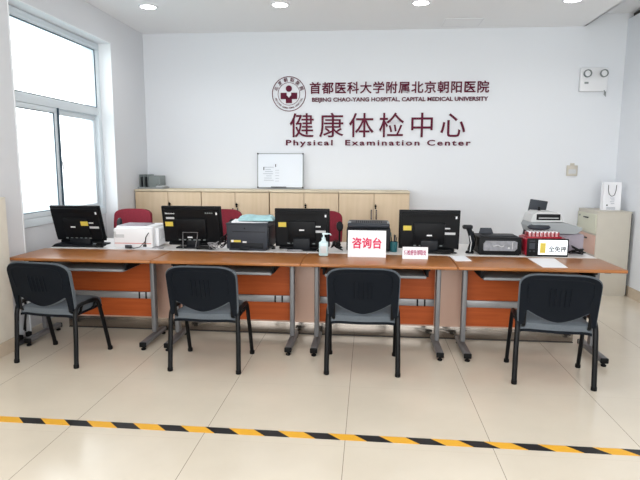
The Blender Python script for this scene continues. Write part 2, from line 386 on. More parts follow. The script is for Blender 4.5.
t = thing('sign_lettering', (0, 0, 0), 0, 'largest maroon Chinese characters, naming the centre, on the back wall', 'wall lettering'); cjk_line('健康体检中心', -1.01, 1.175, 1.866, 2.163, yw, M_maroon, t, .004)
t = thing('sign_lettering', (0, 0, 0), 0, 'widely spaced English words Physical Examination Center on the back wall', 'wall lettering'); latin_line('Physical  Examination Center', -1.08, 1.268, 1.762, 1.832, yw, M_maroon, t, .022, space=1.28)
# ================================================================ WALL FITTINGS
t = thing('emergency_light', (2.69, YB, 2.55), 0, 'white twin-headed emergency light box high on the back wall', 'emergency light')
g = G(); g.box((0, -.03, .0), (.32, .056, .28), .01); g.build('housing', M_white, t)
for s in (-1, 1):
    g = G(); g.lathe([(0, -.02), (.038, -.02), (.046, .0), (.046, .025), (.037, .025), (.034, .008), (0, .008)], seg=24, M=Matrix.Translation((s*.095, -.085, .065)) @ Matrix.Rotation(R(90), 4, 'X')); hd = g.build('lamp_head', M_darksteel, t)
    g = G(); g.lathe([(0, 0), (.034, 0), (.034, .006), (0, .012)], seg=20, M=Matrix.Translation((s*.095, -.092, .065)) @ Matrix.Rotation(R(90), 4, 'X')); g.build('lens', M_white, hd)
    hd.data.materials[0] = M_greygreen
g = G(); g.box((-.09, -.06, -.04), (.045, .006, .022)); g.build('indicator_panel', M_greygreen, t)
g = G(); g.tube([(.12, -.06, -.13), (.15, -.03, -.15), (.16, -.02, -.2), (.14, -.02, -.17), (.165, -.02, -.1)], .005); g.build('lamp_lead', M_greygreen, t)
t = thing('wall_control', (2.517, YB, 1.455), 0, 'small pale grey wall control box above the grey office printer', 'wall control')
g = G(); g.box((0, -.012, 0), (.13, .022, .13), .004); g.box((0, -.01, .078), (.05, .016, .03), .003); g.build('housing', M_gcab, t)
g = G(); g.box((0, -.025, -.01), (.09, .004, .055)); g.build('display', M_label, t)
t = thing('whiteboard', (-1.149, 6.99, 1.212), 0, 'small framed whiteboard standing on the low cabinets against the back wall', 'whiteboard')
T = rot_x(R(-3))
g = G(T); g.box((0, 0, .225), (.585, .012, .43)); g.build('writing_surface', mat('blueish_board_white', (222, 228, 236), .3), t)
g = G(T)
for a in ((0, 0, .007, .60, .02, .009), (0, 0, .443, .60, .02, .009), (-.297, 0, .225, .009, .02, .43), (.297, 0, .225, .009, .02, .43)): g.box(a[:3], a[3:], .002)
g.build('board_frame', M_printl, t)
g = G(T)
for x in (-.295, .295):
    for z in (.008, .442): g.box((x, -.002, z), (.02, .024, .02), .004)
g.build('corner_cap', M_darksteel, t)
g = G(T); g.box((-.215, -.012, .25), (.01, .006, .04)); g.box((-.06, -.012, .29), (.01, .006, .035)); g.box((-.02, -.016, .012), (.2, .012, .012)); g.build('magnet', M_darksteel, t)
g = G(T)
for k in range(7): g.box((-.15-.01*(k % 2), -.0075, .10+k*.028), (.13-.03*(k % 3), .002, .005))
for k in range(5): g.box((-.04, -.0075, .09+k*.035), (.05, .002, .004))
g.build('handwriting', M_faint, t)
# ================================================================ LOW CABINETS
def make_low_cabinet():
    t = thing('low_cabinet', (0, 0, 0), 0, 'x', 'cabinet', 'row of maple low cabinets')
    W, H, D = .852, 1.2, .42
    g = G(); g.box((0, D/2+.02, .06), (W-.01, D-.06, .12)); g.box((-W/2+.009, D/2, .64), (.018, D-.022, 1.07)); g.box((W/2-.009, D/2, .64), (.018, D-.022, 1.07)); g.box((0, D-.02, .64), (W-.04, .01, 1.05)); g.box((0, D/2, .13), (W-.04, D-.03, .02)); g.box((0, D/2+.01, .62), (W-.04, D-.06, .018))
    g.build('body', M_maple, t)
    g = G(); g.box((0, D/2-.005, H-.0125), (W+.004, D+.02, .025), .003); g.build('top_board', M_mapled, t)
    for s in (-1, 1):
        g = G(); g.box((s*(W/4), .0, .647), (W/2-.006, .018, 1.045), .002); d = g.build('door', M_maple, t)
        g = G(); g.tube([(s*.03, -.009, .87), (s*.03, -.032, .878), (s*.03, -.032, .952), (s*.03, -.009, .96)], .006, 8); g.build('handle', M_sil, d)
        g = G(); g.box((s*.03, -.0105, .915), (.016, .004, .12)); g.build('handle_plate', M_darksteel, d)
        if s == 1:
            g = G(); g.cyl((.02, -.0092, 1.02), (.02, -.026, 1.02), .013); g.box((.02, -.03, 1.03), (.008, .01, .03)); g.box((.02, -.014, .995), (.02, .01, .02), .002); g.build('lock', M_cap, d)
    return t
cab = make_low_cabinet()
for i, (x, lb) in enumerate([(-2.511, 'maple low cabinet at the window end of the row, under the grey file rack'), (-1.653, 'maple low cabinet second from the window wall, behind the charcoal printer'),
                             (-.791, 'maple low cabinet directly under the whiteboard, third from the window'), (.066, 'maple low cabinet at the right end of the row, both door handles showing')]):
    c = cab if i == 0 else copy_tree(cab); c.location = (x, 6.6, 0); c['label'] = lb
# file rack on the cabinet
t = thing('file_rack', (-2.81, 6.83, 1.2), 0, 'grey desktop file rack with dark slots standing on the leftmost low cabinet', 'file rack')
g = G(); g.box((.0, 0, .01), (.38, .24, .02), .003); g.build('base_tray', M_printl, t)
g = G(); g.box((-.19+.06, .02, .1), (.008, .2, .16), .002); g.box((-.075, .02, .1), (.008, .2, .16), .002); g.box((-.02, .02, .1), (.008, .2, .16), .002); g.box((-.075, .115, .1), (.11, .008, .16)); g.build('divider', M_greygreen, t)
g = G(); g.box((.065, .02, .092), (.15, .19, .145), .004); g.build('file_box', M_greygreen, t)
g = G(); g.box((-.102, .03, .085), (.03, .17, .13)); g.box((-.047, .03, .085), (.03, .17, .13)); g.build('dark_folder', M_printd, t)
g = G(); g.box((.14, -.02, .03), (.1, .15, .018), .003); g.box((.11, -.06, .05), (.03, .03, .03), .004); g.build('small_tray', M_label, t)
# ================================================================ GREY FILING CABINET
t = thing('filing_cabinet', (2.825, 6.755, 0), 0, 'greige steel filing cabinet in the right corner with its drawers facing left', 'filing cabinet')
g = G(); g.box((0, 0, .505), (.38, .56, .965), .003); g.box((0, 0, .01), (.36, .54, .02)); g.build('body', M_gcab, t)
g = G(); g.box((0, 0, .989), (.385, .57, .011), .002); g.build('top', M_gcab, t)
for z, m in ((.845, M_dgreen), (.60, M_dpink), (.36, M_dgrey), (.15, M_dgrey)):
    h_ = .225 if z > .2 else .17
    g = G(); g.box((-.197, 0, z), (.014, .54, h_), .003); d = g.build('drawer', m, t)
    if m is not M_dgrey: d['label'] = 'pale green drawer' if m is M_dgreen else 'pink beige drawer'
    g = G(); g.box((-.212, 0, z+.06), (.018, .12, .014), .003); g.build('drawer_handle', M_darksteel, d); g = G(); g.box((-.206, .2, z+.07), (.006, .02, .02)); g.build('drawer_lock', M_darksteel, d)
g = G(); g.box((.188, -.283, .50), (.006, .006, .95)); g.build('edge_strip', M_darksteel, t)
# paper bag
t = thing('paper_bag', (2.87, 6.72, .9945), 0, 'white paper carrier bag with black string handles standing on the filing cabinet', 'paper bag')
g = G(); W, D, H = .2, .08, .33
pts = [(-W/2, -D/2), (W/2, -D/2), (W/2, 0), (W/2, D/2), (-W/2, D/2), (-W/2, 0)]
lo_ = [g.bm.verts.new((x, y, 0)) for x, y in pts]; hi_ = [g.bm.verts.new((x*(.96 if y == 0 else 1), y*.75, H)) for x, y in pts]; ins = [g.bm.verts.new((x*.985, y*.7, H-.001)) for x, y in pts]; inb = [g.bm.verts.new((x*.985, y*.95, .004)) for x, y in pts]
for k in range(6):
    j = (k+1) % 6
    g.bm.faces.new((lo_[k], lo_[j], hi_[j], hi_[k])); g.bm.faces.new((hi_[k], hi_[j], ins[j], ins[k])); g.bm.faces.new((ins[k], ins[j], inb[j], inb[k]))
g.bm.faces.new(lo_[::-1]); g.bm.faces.new(inb); g.build('bag_body', M_paper, t, smooth=False)
for s, y in ((-1, -.034), (1, .034)):
    g = G(); g.tube([(-.05+.0*s, y*1.05, .3-.0), (-.052, y*1.25, .24), (-.04, y*1.32, .19), (-.01, y*1.34, .165), (.02, y*1.32, .18), (.035, y*1.25, .23), (.042, y*1.05, .3)] if s < 0 else [(-.05, y, .3), (-.045, y*1.3, .24), (-.02, y*1.35, .19), (.02, y*1.35, .19), (.045, y*1.3, .24), (.05, y, .3)], .0035, 8); g.build('string_handle', M_cable, t)
g = G(); g.cyl((-.055, -.0405, .06), (-.055, -.0425, .06), .009); g.build('printed_dot', M_ink, t)
g = G()
for k in range(4): g.box((.0+.008*(k % 2), -.041, .145-k*.022), (.05-.01*(k % 2), .002, .005))
for k in range(3): g.box((-.01, -.0415, .035-k*.011), (.1, .002, .004))
g.build('printed_lines', M_faint, t)
# ================================================================ RECEPTION COUNTER
ZD = .755
t = thing('reception_counter', (0, 0, 0), 0, 'long pinkish-beige reception counter with white top behind the four desks', 'counter')
g = G(); g.box((-.50, 4.975, .42), (4.56, .64, .61), .003); g.build('front_body', M_counter, t)
g = G(); g.box((-.495, 4.965, ZD-.015), (4.79, .70, .03), .003); g.build('top_slab', M_ctop, t)
g = G(); g.box((-.50, 4.985, .057), (4.55, .62, .114), .002); g.build('kick_plate', M_kick, t)
g = G(); g.box((-.50, 4.672, .004), (4.55, .004, .008)); g.build('base_dark_line', M_dark, t)  # thin dark strip drawn along the foot of the kick plate
# ================================================================ DESKS
def make_desk():
    t = thing('office_desk', (0, 0, 0), 0, 'x', 'desk', 'wooden desks in a row')
    W = 1.196; D = .515
    g = G(); g.mi = 0
    g.box((0, D/2, ZD-.0125), (W, D, .025), .006, seg=3); g.build('desktop', M_desk, t)
    g = G(); g.box((0, .39, .42), (.96, .016, .47)); g.build('modesty_panel', M_panel, t)
    g = G(); g.box((0, .372, .378), (.955, .018, .058), .003); rl = g.build('crossbar', M_bar, t)
    for xc in (.34, .40): g = G(); g.box((xc, .361, .378), (.012, .006, .058)); g.build('rail_clip', M_cap, rl)
    g = G(); g.box((-.02, .18, .66), (.78, .3, .012), .003); g.box((-.02, .022, .664), (.78, .022, .022), .008, seg=3); tr = g.build('keyboard_tray', M_tray, t)
    for s in (-1, 1): g = G(); g.box((-.02+s*.399, .18, .69), (.018, .3, .05), .002); g.box((-.02+s*.405, .18, .72), (.03, .3, .019)); g.build('slide_rail', M_cap, tr)
    for s in (-1, 1):
        x = s*.497
        g = G(); g.box((x, .30, .395), (.038, .062, .63), .008, seg=3); g.build('leg', M_steel, t)
        g = G(); g.box((x, .28, .72), (.045, .38, .02), .003); g.build('top_bracket', M_darksteel, t)
        g = G(); g.box((x, .265, .048), (.058, .46, .042), .014, seg=3); ft = g.build('foot', M_steel, t)
        for yc in (.033, .495): g = G(); g.box((x, yc, .046), (.0585, .018, .042), .008, seg=3); g.build('end_cap', M_cap, ft)
        for yc in (.045, .48): g = G(); g.lathe([(.017, 0), (.020, .004), (.020, .012), (.01, .016), (.01, .028), (0, .028)], (x, yc, 0), 14); g.build('levelling_foot', M_cap, ft)
    return t
desk = make_desk()
for i, (x, lb) in enumerate([(-2.32, 'wooden desk with steel legs against the window wall, leftmost of four'), (-1.12, 'wooden desk with steel legs in front of the charcoal printer and second computer'),
                             (.08, 'wooden desk with steel legs carrying the white sign with red characters'), (1.297, 'wooden desk with steel legs at the right end, below the red power bank station')]):
    d = desk if i == 0 else copy_tree(desk); d.location = (x, 4.085, 0); d['label'] = lb
    if i == 3: d.scale.x = 1.025
# ================================================================ VISITOR CHAIRS
def make_visitor_chair():
    t = thing('visitor_chair', (0, 0, 0), 0, 'x', 'chair', 'visitor chairs in front of the desks')
    def P(ins, dy):
        def f(a, b):
            u = math.sin((a-.5)*math.pi)              # -1..1, denser at the edges
            au = abs(u)
            hw = .254-ins
            zt = .795-ins-.085*(1-(max(0, 1-au**4.5))**(1/2.2))
            k = min(1, max(0, (au-.80)/.10)); k = k*k*(3-2*k)
            zb = .458+.082*min(1, au/.80)**1.6*(1-k)-.03*k+ins*(1-k)
            z = zb+(zt-zb)*b
            h = (z-.42)/.38
            narrow = 1-.035*(1-h)**2
            y = -.195-.075*h**1.2-.03*(1-u*u)*(.4+.6*h)+dy
            return (u*hw*narrow, y, z)
        return f
    g = G(); g.sheet(P(0, 0), 56, 14, (0, .014, 0)); sh = g.build('back_shell', M_shell, t)
    # raised ribs moulded in the shell
    g = G()
    for k in range(5):
        x = (k-2)*.032
        pts = []
        for j in range(6):
            b = .34+j*.075
            u = x/.254; a = math.asin(u)/math.pi+.5; p = P(0, -.002)(a, b); pts.append(p)
        g.tube(pts, .0045, 6)
    pts = []
    for a_, b_ in [(.22, .25), (.2, .45), (.19, .7), (.22, .86), (.32, .91), (.5, .93), (.68, .91), (.78, .86), (.81, .7), (.8, .45), (.78, .25)]:
        pts.append(P(0, -.001)(a_, b_))
    g.tube(pts, .004, 6); g.build('moulded_ribs', M_shell, sh)
    g = G(); g.sheet(P(-.007, .0145), 56, 14, (0, .026, 0)); o = g.build('back_cushion', M_fab, t)
    # seat
    def S(z0, grow, drop):
        def f(a, b):
            u = math.sin((a-.5)*math.pi); au = abs(u)
            hw = .232+grow-.02*b
            y0 = -.185-grow+.02*(au**3); y1 = .245+grow-.05*au**4
            y = y0+(y1-y0)*(.5+.5*math.sin((b-.5)*math.pi))
            e = min(1, max(0, (abs(2*(.5+.5*math.sin((b-.5)*math.pi))-1)-.8)/.2))
            z = z0-.018*(au**6)-.014*e*e-drop*(1-abs(u))*0 - .008*(1-u*u)
            return (u*hw, y, z)
        return f
    g = G(); g.sheet(S(.455, 0, 0), 24, 16, (0, 0, -.042)); g.build('seat', M_fab, t)
    g = G(); g.sheet(S(.411, .004, 0), 24, 16, (0, 0, -.016)); g.build('seat_pan', M_shell, t)
    for s in (-1, 1):
        x = s*.256
        prof = [(x+s*.002, -.215, .012), (x, -.2, .2), (x-s*.004, -.188, .38), (x-s*.006, -.178, .43), (x-s*.006, -.155, .455), (x-s*.006, -.11, .463), (x-s*.006, .03, .463), (x-s*.006, .075, .455), (x-s*.006, .1, .43), (x-s*.004, .115, .38), (x, .165, .2), (x+s*.002, .215, .012)]
        # one bent tube split where the two legs part
        g = G(); g.tube(prof[:6]+[(x-s*.006, -.04, .463)], .0165, 12, flat=(.9, 1.1)); lg = g.build('leg', M_blkfr, t)
        g = G(); g.lathe([(.018, 0), (.020, .003), (.020, .024), (.017, .03)], (x+s*.002, -.216, 0), 14); g.build('rubber_foot', M_cap, lg)
        g = G(); g.tube([(x-s*.006, -.04, .463)]+prof[6:], .0165, 12, flat=(.9, 1.1)); lg = g.build('leg', M_blkfr, t)
        g = G(); g.lathe([(.018, 0), (.020, .003), (.020, .024), (.017, .03)], (x+s*.002, .216, 0), 14); g.build('rubber_foot', M_cap, lg)
        g = G(); g.tube([(s*.205, -.05, .385), (s*.21, -.14, .388), (s*.212, -.183, .42), (s*.212, -.198, .5), (s*.21, -.212, .58)], .011, 10, flat=(1.2, .7)); g.build('back_upright', M_blkfr, t)
    g = G()
    for y in (-.1, .06): g.tube([(-.25, y, .452-.0), (-.235, y, .40), (-.2, y, .385), (.2, y, .385), (.235, y, .40), (.25, y, .452)], .010, 10)
    g.build('seat_frame', M_blkfr, t)
    return t
ch = make_visitor_chair()
for i, (x, y, a, lb) in enumerate([(-2.385, 3.935, -7, 'blue-grey and black visitor chair turned slightly right, nearest the window wall'), (-1.178, 3.92, -1, 'blue-grey and black visitor chair before the desk with the charcoal printer'),
                                   (-.03, 3.975, .5, 'blue-grey and black visitor chair in front of the white sign with red characters'), (1.318, 3.90, -7, 'blue-grey and black visitor chair at the right, before the power bank station')]):
    c = ch if i == 0 else copy_tree(ch); c.location = (x, y, 0); c.rotation_euler.z = R(a); c['label'] = lb
# ================================================================ RED OFFICE CHAIRS
def make_office_chair():
    t = thing('office_chair', (0, 0, 0), 0, 'x', 'chair', 'red office chairs behind the counter')
    def P(a, b):
        u = math.sin((a-.5)*math.pi); au = abs(u)
        zt = 1.0-.07*(1-(max(0, 1-au**4))**.5); zb = .52+.04*au**3
        z = zb+(zt-zb)*b; h = (z-.5)/.5
        return (u*(.20+.025*math.sin(min(1, h)*math.pi*.8)), -.16-.06*h-.02*(1-u*u), z)
    g = G(); g.sheet(P, 22, 12, (0, -.05, 0)); g.build('backrest', M_red, t)
    g = G(); g.box((0, .06, .47), (.46, .44, .07), .03, seg=3); g.build('seat', M_red, t)
    g = G(); g.box((0, -.02, .425), (.1, .3, .02)); g.tube([(0, -.08, .42), (0, -.24, .42), (0, -.275, .5), (0, -.265, .7)], .022, 10, flat=(1.4, .6)); g.build('back_bracket', M_blk, t)
    for s in (-1, 1):
        g = G(); g.tube([(s*.2, .08, .425), (s*.265, .08, .44), (s*.285, .06, .55), (s*.285, .03, .66)], .016, 10); g.tube([(s*.285, -.13, .62), (s*.285, -.11, .675), (s*.285, 0, .695), (s*.285, .13, .69), (s*.285, .17, .66)], .022, 10, flat=(1.3, .8)); g.build('armrest', M_blk, t)
    g = G(); g.cyl((0, 0, .1), (0, 0, .42), .025); g.build('gas_lift', M_blk, t)
    g = G(); g.lathe([(.05, .07), (.05, .12), (.03, .14), (0, .14)], seg=16)
    for k in range(5):
        a = 2*math.pi*k/5+.3; g.tube([(0, 0, .1), (.27*math.cos(a), .27*math.sin(a), .07)], .024, 8, r2=.014)
    b = g.build('star_base', M_blk, t)
    for k in range(5):
        a = 2*math.pi*k/5+.3; c_ = Vector((.27*math.cos(a), .27*math.sin(a), .026)); tt = Vector((-math.sin(a), math.cos(a), 0))
        g = G(); g.cyl(c_-tt*.022, c_+tt*.022, .026); g.build('caster', M_cap, b)
    return t
oc = make_office_chair()
for i, (x, y, a, lb) in enumerate([(-2.72, 5.78, 178, 'dark red office chair behind the white printer, nearest the window wall'), (-1.66, 5.86, 184, 'dark red office chair behind the gap between second computer and charcoal printer'), (-.50, 5.80, 183, 'dark red office chair half hidden behind the third computer')]):
    c = oc if i == 0 else copy_tree(oc); c.location = (x, y, 0); c.rotation_euler.z = R(a); c['label'] = lb
# ================================================================ COMPUTERS
def make_computer(x, y, rz, label, W=.53, H=.345, tilt=16, sticker=(-.2, .205), small=(.0, .13), right_label=True, brand=None, stand='box', lift=.048, sdy=-.0195):
    t = thing('desktop_computer', (x, y, ZD), rz, label, 'computer', 'black desktop computers seen from behind')
    T = Matrix.Translation((0, .0, lift)) @ Matrix.Rotation(R(tilt), 4, 'X')     # leans towards the viewer at the top
    g = G(T); g.box((0, .016, H/2), (W, .022, H), .006, seg=3); g.build('screen_bezel', M_blk, t)
    g = G(T); g.box((0, .0285, H/2+.012), (W-.036, .002, H-.06)); g.build('screen', mat('screen_glass', (20, 24, 30), .15), t)
    g = G(T); w2, h2 = W*.93, H*.88
    g.prism([(-w2/2, H/2-h2/2+.02), (-w2/2+.02, H/2-h2/2), (w2/2-.02, H/2-h2/2), (w2/2, H/2-h2/2+.02), (w2/2, H/2+h2/2), (-w2/2, H/2+h2/2)][::-1], -.018, .006)
    g.box((0, -.025, H*.42), (W*.5, .02, H*.55), .008); hb = g.build('rear_housing', M_blk, t)
    g = G(T)
    for k in range(22): g.box((-W*.38+k*W*.76/21, -.0205, H*.86), (.006, .003, .016))
    g.build('vent_slots', M_cap, hb)
    def lb_(cx, cz, w_, h_, m, nm, dy=-.0195):
        g = G(T); g.box((cx, dy, cz), (w_, .0015, h_)); return g.build(nm, m, hb)
    s = lb_(sticker[0], sticker[1], .07, .042, M_yel, 'sticker', sdy); s['label'] = 'yellow sticker'
    lb_(W*.43, H*.83, .014, .022, M_white, 'small_sticker')
    lb_(small[0], small[1]+.005, .045, .012, M_white, 'name_label', -.0362)
    if right_label:
        lb_(W*.33, H*.42, .1, .02, M_label, 'spec_label'); lb_(W*.28, H*.55, .06, .012, M_label, 'spec_label')
    if brand:
        label_text('lettering', brand, .085, .015, T @ Vector((-.19, -.019, H*.83)), M_white, hb, .02, M=Matrix.Rotation(R(tilt), 4, 'X'))
        lb_(-.19, H*.70, .075, .018, M_label, 'service_label'); lb_(.165, H*.845, .07, .012, M_greygreen, 'spec_label')
    # ports row
    for k in range(6):
        g = G(T); g.box((-.12+k*.045, -.0195, .035), (.022, .002, .01)); g.build('port', M_greygreen, hb)
    if stand == 'box':
        g = G(); g.box((0, -.055, .062), (.15, .03, .10), .006); g.box((0, -.02, .105), (.13, .07, .02), .004); g.box((0, .015, .008), (.26, .2, .014), .005); g.build('stand', M_printd, t)
    elif stand == 'loop':
        g = G(); g.tube([(-.07, -.10, .005), (-.07, -.10, .10), (-.068, -.10, .155), (.068, -.10, .155), (.06, -.10, .10), (.04, -.10, .005)], .004, 8); g.build('stand_loop', M_steel, t)
        g = G(); g.box((0, .0, .05), (.12, .05, .10), .006); g.box((0, .02, .008), (.3, .17, .014), .005); g.build('stand', M_printd, t)
    else:
        g = G(); g.box((0, .0, .045), (.2, .06, .09), .01); g.prism([(-.24, 0), (.2, 0), (.2, .012), (-.2, .03)][::-1], -.1, .16); g.build('stand', M_printd, t)
    g = G(T); g.box((0, .012, -.012), (W*.86, .035, .024), .006); g.build('speaker_bar', M_blk, t)
    return t
make_computer(-2.665, 4.78, R(0), 'black computer seen from behind in front of the window, yellow sticker right of centre', W=.475, sdy=-.0362, sticker=(.085, .19), small=(-.03, .15), stand='wide', tilt=18)
make_computer(-1.585, 4.77, R(1), 'black computer beside the white printer with a name at its top left corner', W=.545, sticker=(-.205, .185), small=(-.02, .06), right_label=False, brand='lenovo', stand='loop', tilt=13)
make_computer(-.585, 4.76, R(0), 'black computer with a boxy stand between charcoal printer and sanitizer bottle', W=.49, sticker=(-.175, .205), small=(0, .155), tilt=6, lift=.03)
make_computer(.53, 4.76, R(0), 'black computer behind the small sign, last in the row', W=.525, sticker=(-.19, .19), small=(.0, .125), tilt=6, lift=.03)
# ================================================================ PRINTERS
t = thing('laser_printer', (-2.11, 4.83, ZD), R(0), 'white laser printer seen from behind with papers on top', 'printer')
g = G(); g.box((0, .0, .098), (.365, .36, .176), .014, seg=3); g.box((.0, .02, .188), (.355, .3, .026), .01); g.box((.197, .03, .10), (.035, .28, .165), .01); g.box((0, 0, .006), (.33, .33, .012)); g.build('body', M_white, t)
g = G(); g.box((0, -.1815, .05), (.34, .004, .006)); g.build('red_stripe', mat('salmon_stripe', (206, 130, 122), .5), t)
g = G(); g.box((-.12, -.1815, .115), (.08, .004, .03)); g.box((-.165, -.1815, .13), (.02, .004, .05)); g.build('type_label', M_label, t)
g = G(); g.box((.11, -.183, .03), (.03, .006, .022)); g.box((-.04, -.19, .02), (.06, .02, .03), .004); g.build('socket', M_darksteel, t)
g = G()
for k in range(7): g.box((.2152, -.06+k*.03, .12), (.003, .012, .09))
g.build('side_vent', M_label, t)
g = G(); g.box((-.03, -.01, .204), (.25, .22, .008), .002); g.build('output_tray', M_lilac, t)
g = G(); g.tube([(.115, -.186, .03), (.12, -.2, .05), (.13, -.2, .11), (.155, -.195, .15)], .004, 8); g.tube([(-.04, -.2, .02), (.02, -.215, .01), (.07, -.2, .02), (.12, -.2, .07)], .003, 8); g.build('power_lead', M_cable, t)
t = thing('laser_printer', (-1.062, 4.84, ZD), R(-2), 'charcoal laser printer under a folded turquoise cloth', 'printer')
g = G(); g.box((0, .0, .125), (.375, .36, .22), .012, seg=3); g.box((0, -.005, .236), (.385, .35, .016), .006); g.box((0, 0, .01), (.33, .34, .02)); g.build('body', M_printg, t)
g = G(); g.box((0, -.1815, .045), (.30, .006, .05), .002); g.box((-.02, -.19, .02), (.09, .012, .03), .003); g.box((.192, -.02, .12), (.014, .3, .19), .006); g.build('rear_cover', M_printd, t)
g = G(); g.box((-.1, -.183, .085), (.09, .003, .018)); g.build('type_label', M_yel, t)
g = G(); g.box((-.02, -.183, .078), (.035, .003, .014)); g.box((-.13, -.184, .085), (.02, .003, .02)); g.build('type_label', M_white, t)
g = G(); g.box((.02, -.182, .17), (.3, .003, .003)); g.cyl((-.02, -.181, .2), (-.02, -.184, .2), .006); g.build('seam', M_cap, t)
def puffy(g, sx_, sy_, sz_, c, seed):
    rnd = random.Random(seed); ph = [rnd.random()*6 for _ in range(6)]
    def P(a, b):
        x = (a-.5)*2; y = (b-.5)*2
        r = (1-max(abs(x), abs(y))**4)**.5 if max(abs(x), abs(y)) < 1 else 0
        return (c[0]+x*sx_/2*(1-.08*y*y+.03*math.sin(5*y+ph[0])), c[1]+y*sy_/2*(1-.1*x*x), c[2]+.012+(sz_-.012)*r*(.75+.12*math.sin(4*x+ph[1])+.1*math.sin(5*y+ph[2]+2*x)))
    n = 18
    A = [[g.bm.verts.new(P(i/n, j/n)) for i in range(n+1)] for j in range(n+1)]; B = [[g.bm.verts.new((v.co.x, v.co.y, c[2])) for v in r_] for r_ in A]
    for j in range(n):
        for i in range(n):
            g.bm.faces.new((A[j][i], A[j][i+1], A[j+1][i+1], A[j+1][i])); g.bm.faces.new((B[j][i], B[j+1][i], B[j+1][i+1], B[j][i+1]))
    for k in range(n):
        g.bm.faces.new((A[k][0], A[k+1][0], B[k+1][0], B[k][0])); g.bm.faces.new((A[k][n], B[k][n], B[k+1][n], A[k+1][n]))
        g.bm.faces.new((A[0][k], B[0][k], B[0][k+1], A[0][k+1])); g.bm.faces.new((A[n][k], A[n][k+1], B[n][k+1], B[n][k]))
g = G(); puffy(g, .33, .24, .052, (0, 0, 0), 3); tag(g.build('folded_cloth', M_turq, loc=(-1.01, 4.83, ZD+.2605), rz=R(4)), 'folded turquoise cloth lying on the charcoal printer', 'cloth')
g = G(); g.prism([(-.16, 0), (.16, 0), (.16, .004), (-.16, .012)][::-1], -.12, .12); tag(g.build('paper_sheaf', M_paper, loc=(-1.065, 4.825, ZD+.2445), rz=R(6)), 'white paper sheaf between the turquoise cloth and charcoal printer', 'paper')
t = thing('laser_printer', (.004, 4.88, ZD), 0, 'black laser printer standing behind the large white sign', 'printer')
g = G(); g.box((0, 0, .11), (.385, .34, .20), .012, seg=3); g.build('body', M_printd, t)
g = G(); g.box((0, 0, .232), (.37, .32, .04), .014, seg=3); tp = g.build('top_cover', M_printg, t)
g = G()
for k in range(13): g.box((-.11+k*.0185, -.02, .2535), (.007, .16, .003))
g.build('vent_slots', M_cap, tp)
g = G(); g.box((-.17, -.1, .256), (.03, .08, .01), .003); g.box((.172, -.1, .256), (.02, .1, .01), .003); g.build('tray_stop', M_printl, tp)
t = thing('inkjet_printer', (1.122, 4.82, ZD), 0, 'low black printer with a silver grey rear panel beside the red power bank station', 'printer')
g = G(); g.box((0, .0, .08), (.355, .31, .145), .008, seg=3); g.box((0, 0, .008), (.33, .29, .016)); g.build('body', M_blk, t)
g = G(); g.prism([(-.135, .04), (.12, .04), (.14, .06), (.14, .115), (.12, .125), (-.12, .125), (-.14, .1), (-.14, .05)][::-1], -.163, -.155); rp = g.build('rear_panel', mat('silver_grey_plastic', (132, 134, 140), .4, var=.1, scale=30), t)
g = G(); g.tube([(-.06, -.165, .08), (-.02, -.166, .09), (.01, -.166, .075), (.03, -.166, .085)], .003, 6); g.cyl((.07, -.164, .065), (.07, -.167, .065), .009); g.box((.1, -.165, .085), (.004, .003, .06)); g.build('panel_detail', M_label, rp)
g = G(Matrix.Translation((-.07, .09, .152)) @ Matrix.Rotation(R(-12), 4, 'X')); g.prism([(-.065, 0), (.065, 0), (.045, .055), (-.05, .055)][::-1], -.006, .006); g.build('paper_support', M_printg, t)
g = G(); g.box((0, .0, .155), (.3, .2, .006), .002); g.build('lid', M_printd, t)
# office multifunction copier
t = thing('multifunction_printer', (1.69, 5.06, ZD), R(0), 'large light grey office printer with document feeder behind the red power bank station', 'printer')
g = G(); g.box((.0, .0, .085), (.42, .30, .15), .012); g.box((.0, .0, .006), (.38, .26, .012)); g.build('lower_body', M_lilac, t)
g = G(); g.prism([(-.24, .17), (.12, .17), (.165, .20), (.17, .225), (.05, .26), (-.24, .265), (-.26, .225)][::-1], -.2, .14); g.build('scanner_deck', M_printl, t)
g = G(); g.prism([(-.25, .262), (.03, .266), (.01, .32), (-.03, .35), (-.19, .355), (-.235, .325)][::-1], -.13, .12); fd = g.build('document_feeder', M_offw, t)
g = G(); g.box((-.10, -.128, .308), (.205, .012, .054), .004); g.build('feeder_slot', M_blk, fd)
g = G(); g.box((-.10, -.136, .300), (.17, .006, .008), .002); g.build('feeder_roller', M_offw, fd)
g = G(); g.lathe([(0, 0), (.09, 0), (.1, .012), (.085, .026), (0, .03)], seg=28, M=Matrix.Translation((-.20, -.2, .215)) @ Matrix.Rotation(R(12), 4, 'X') @ Matrix.Diagonal((1, .45, 1, 1))); g.build('control_panel', M_printg, t)
g = G(); g.cyl((-.13, .05, .35), (-.13, .05, .385), .014); g.build('knob', M_blk, fd)
t = thing('monitor', (1.47, 5.20, ZD), R(0), 'dark leaning flat screen partly hidden behind the light grey office printer', 'monitor')
T = Matrix.Translation((0, 0, .03)) @ Matrix.Rotation(R(8), 4, 'Y') @ Matrix.Rotation(R(5), 4, 'X')
g = G(T); g.box((.075, .1, .215), (.16, .02, .40), .004); g.build('screen_bezel', M_printg, t)
g = G(); g.box((.07, .11, .006), (.14, .12, .012), .003); g.build('stand', M_printd, t)
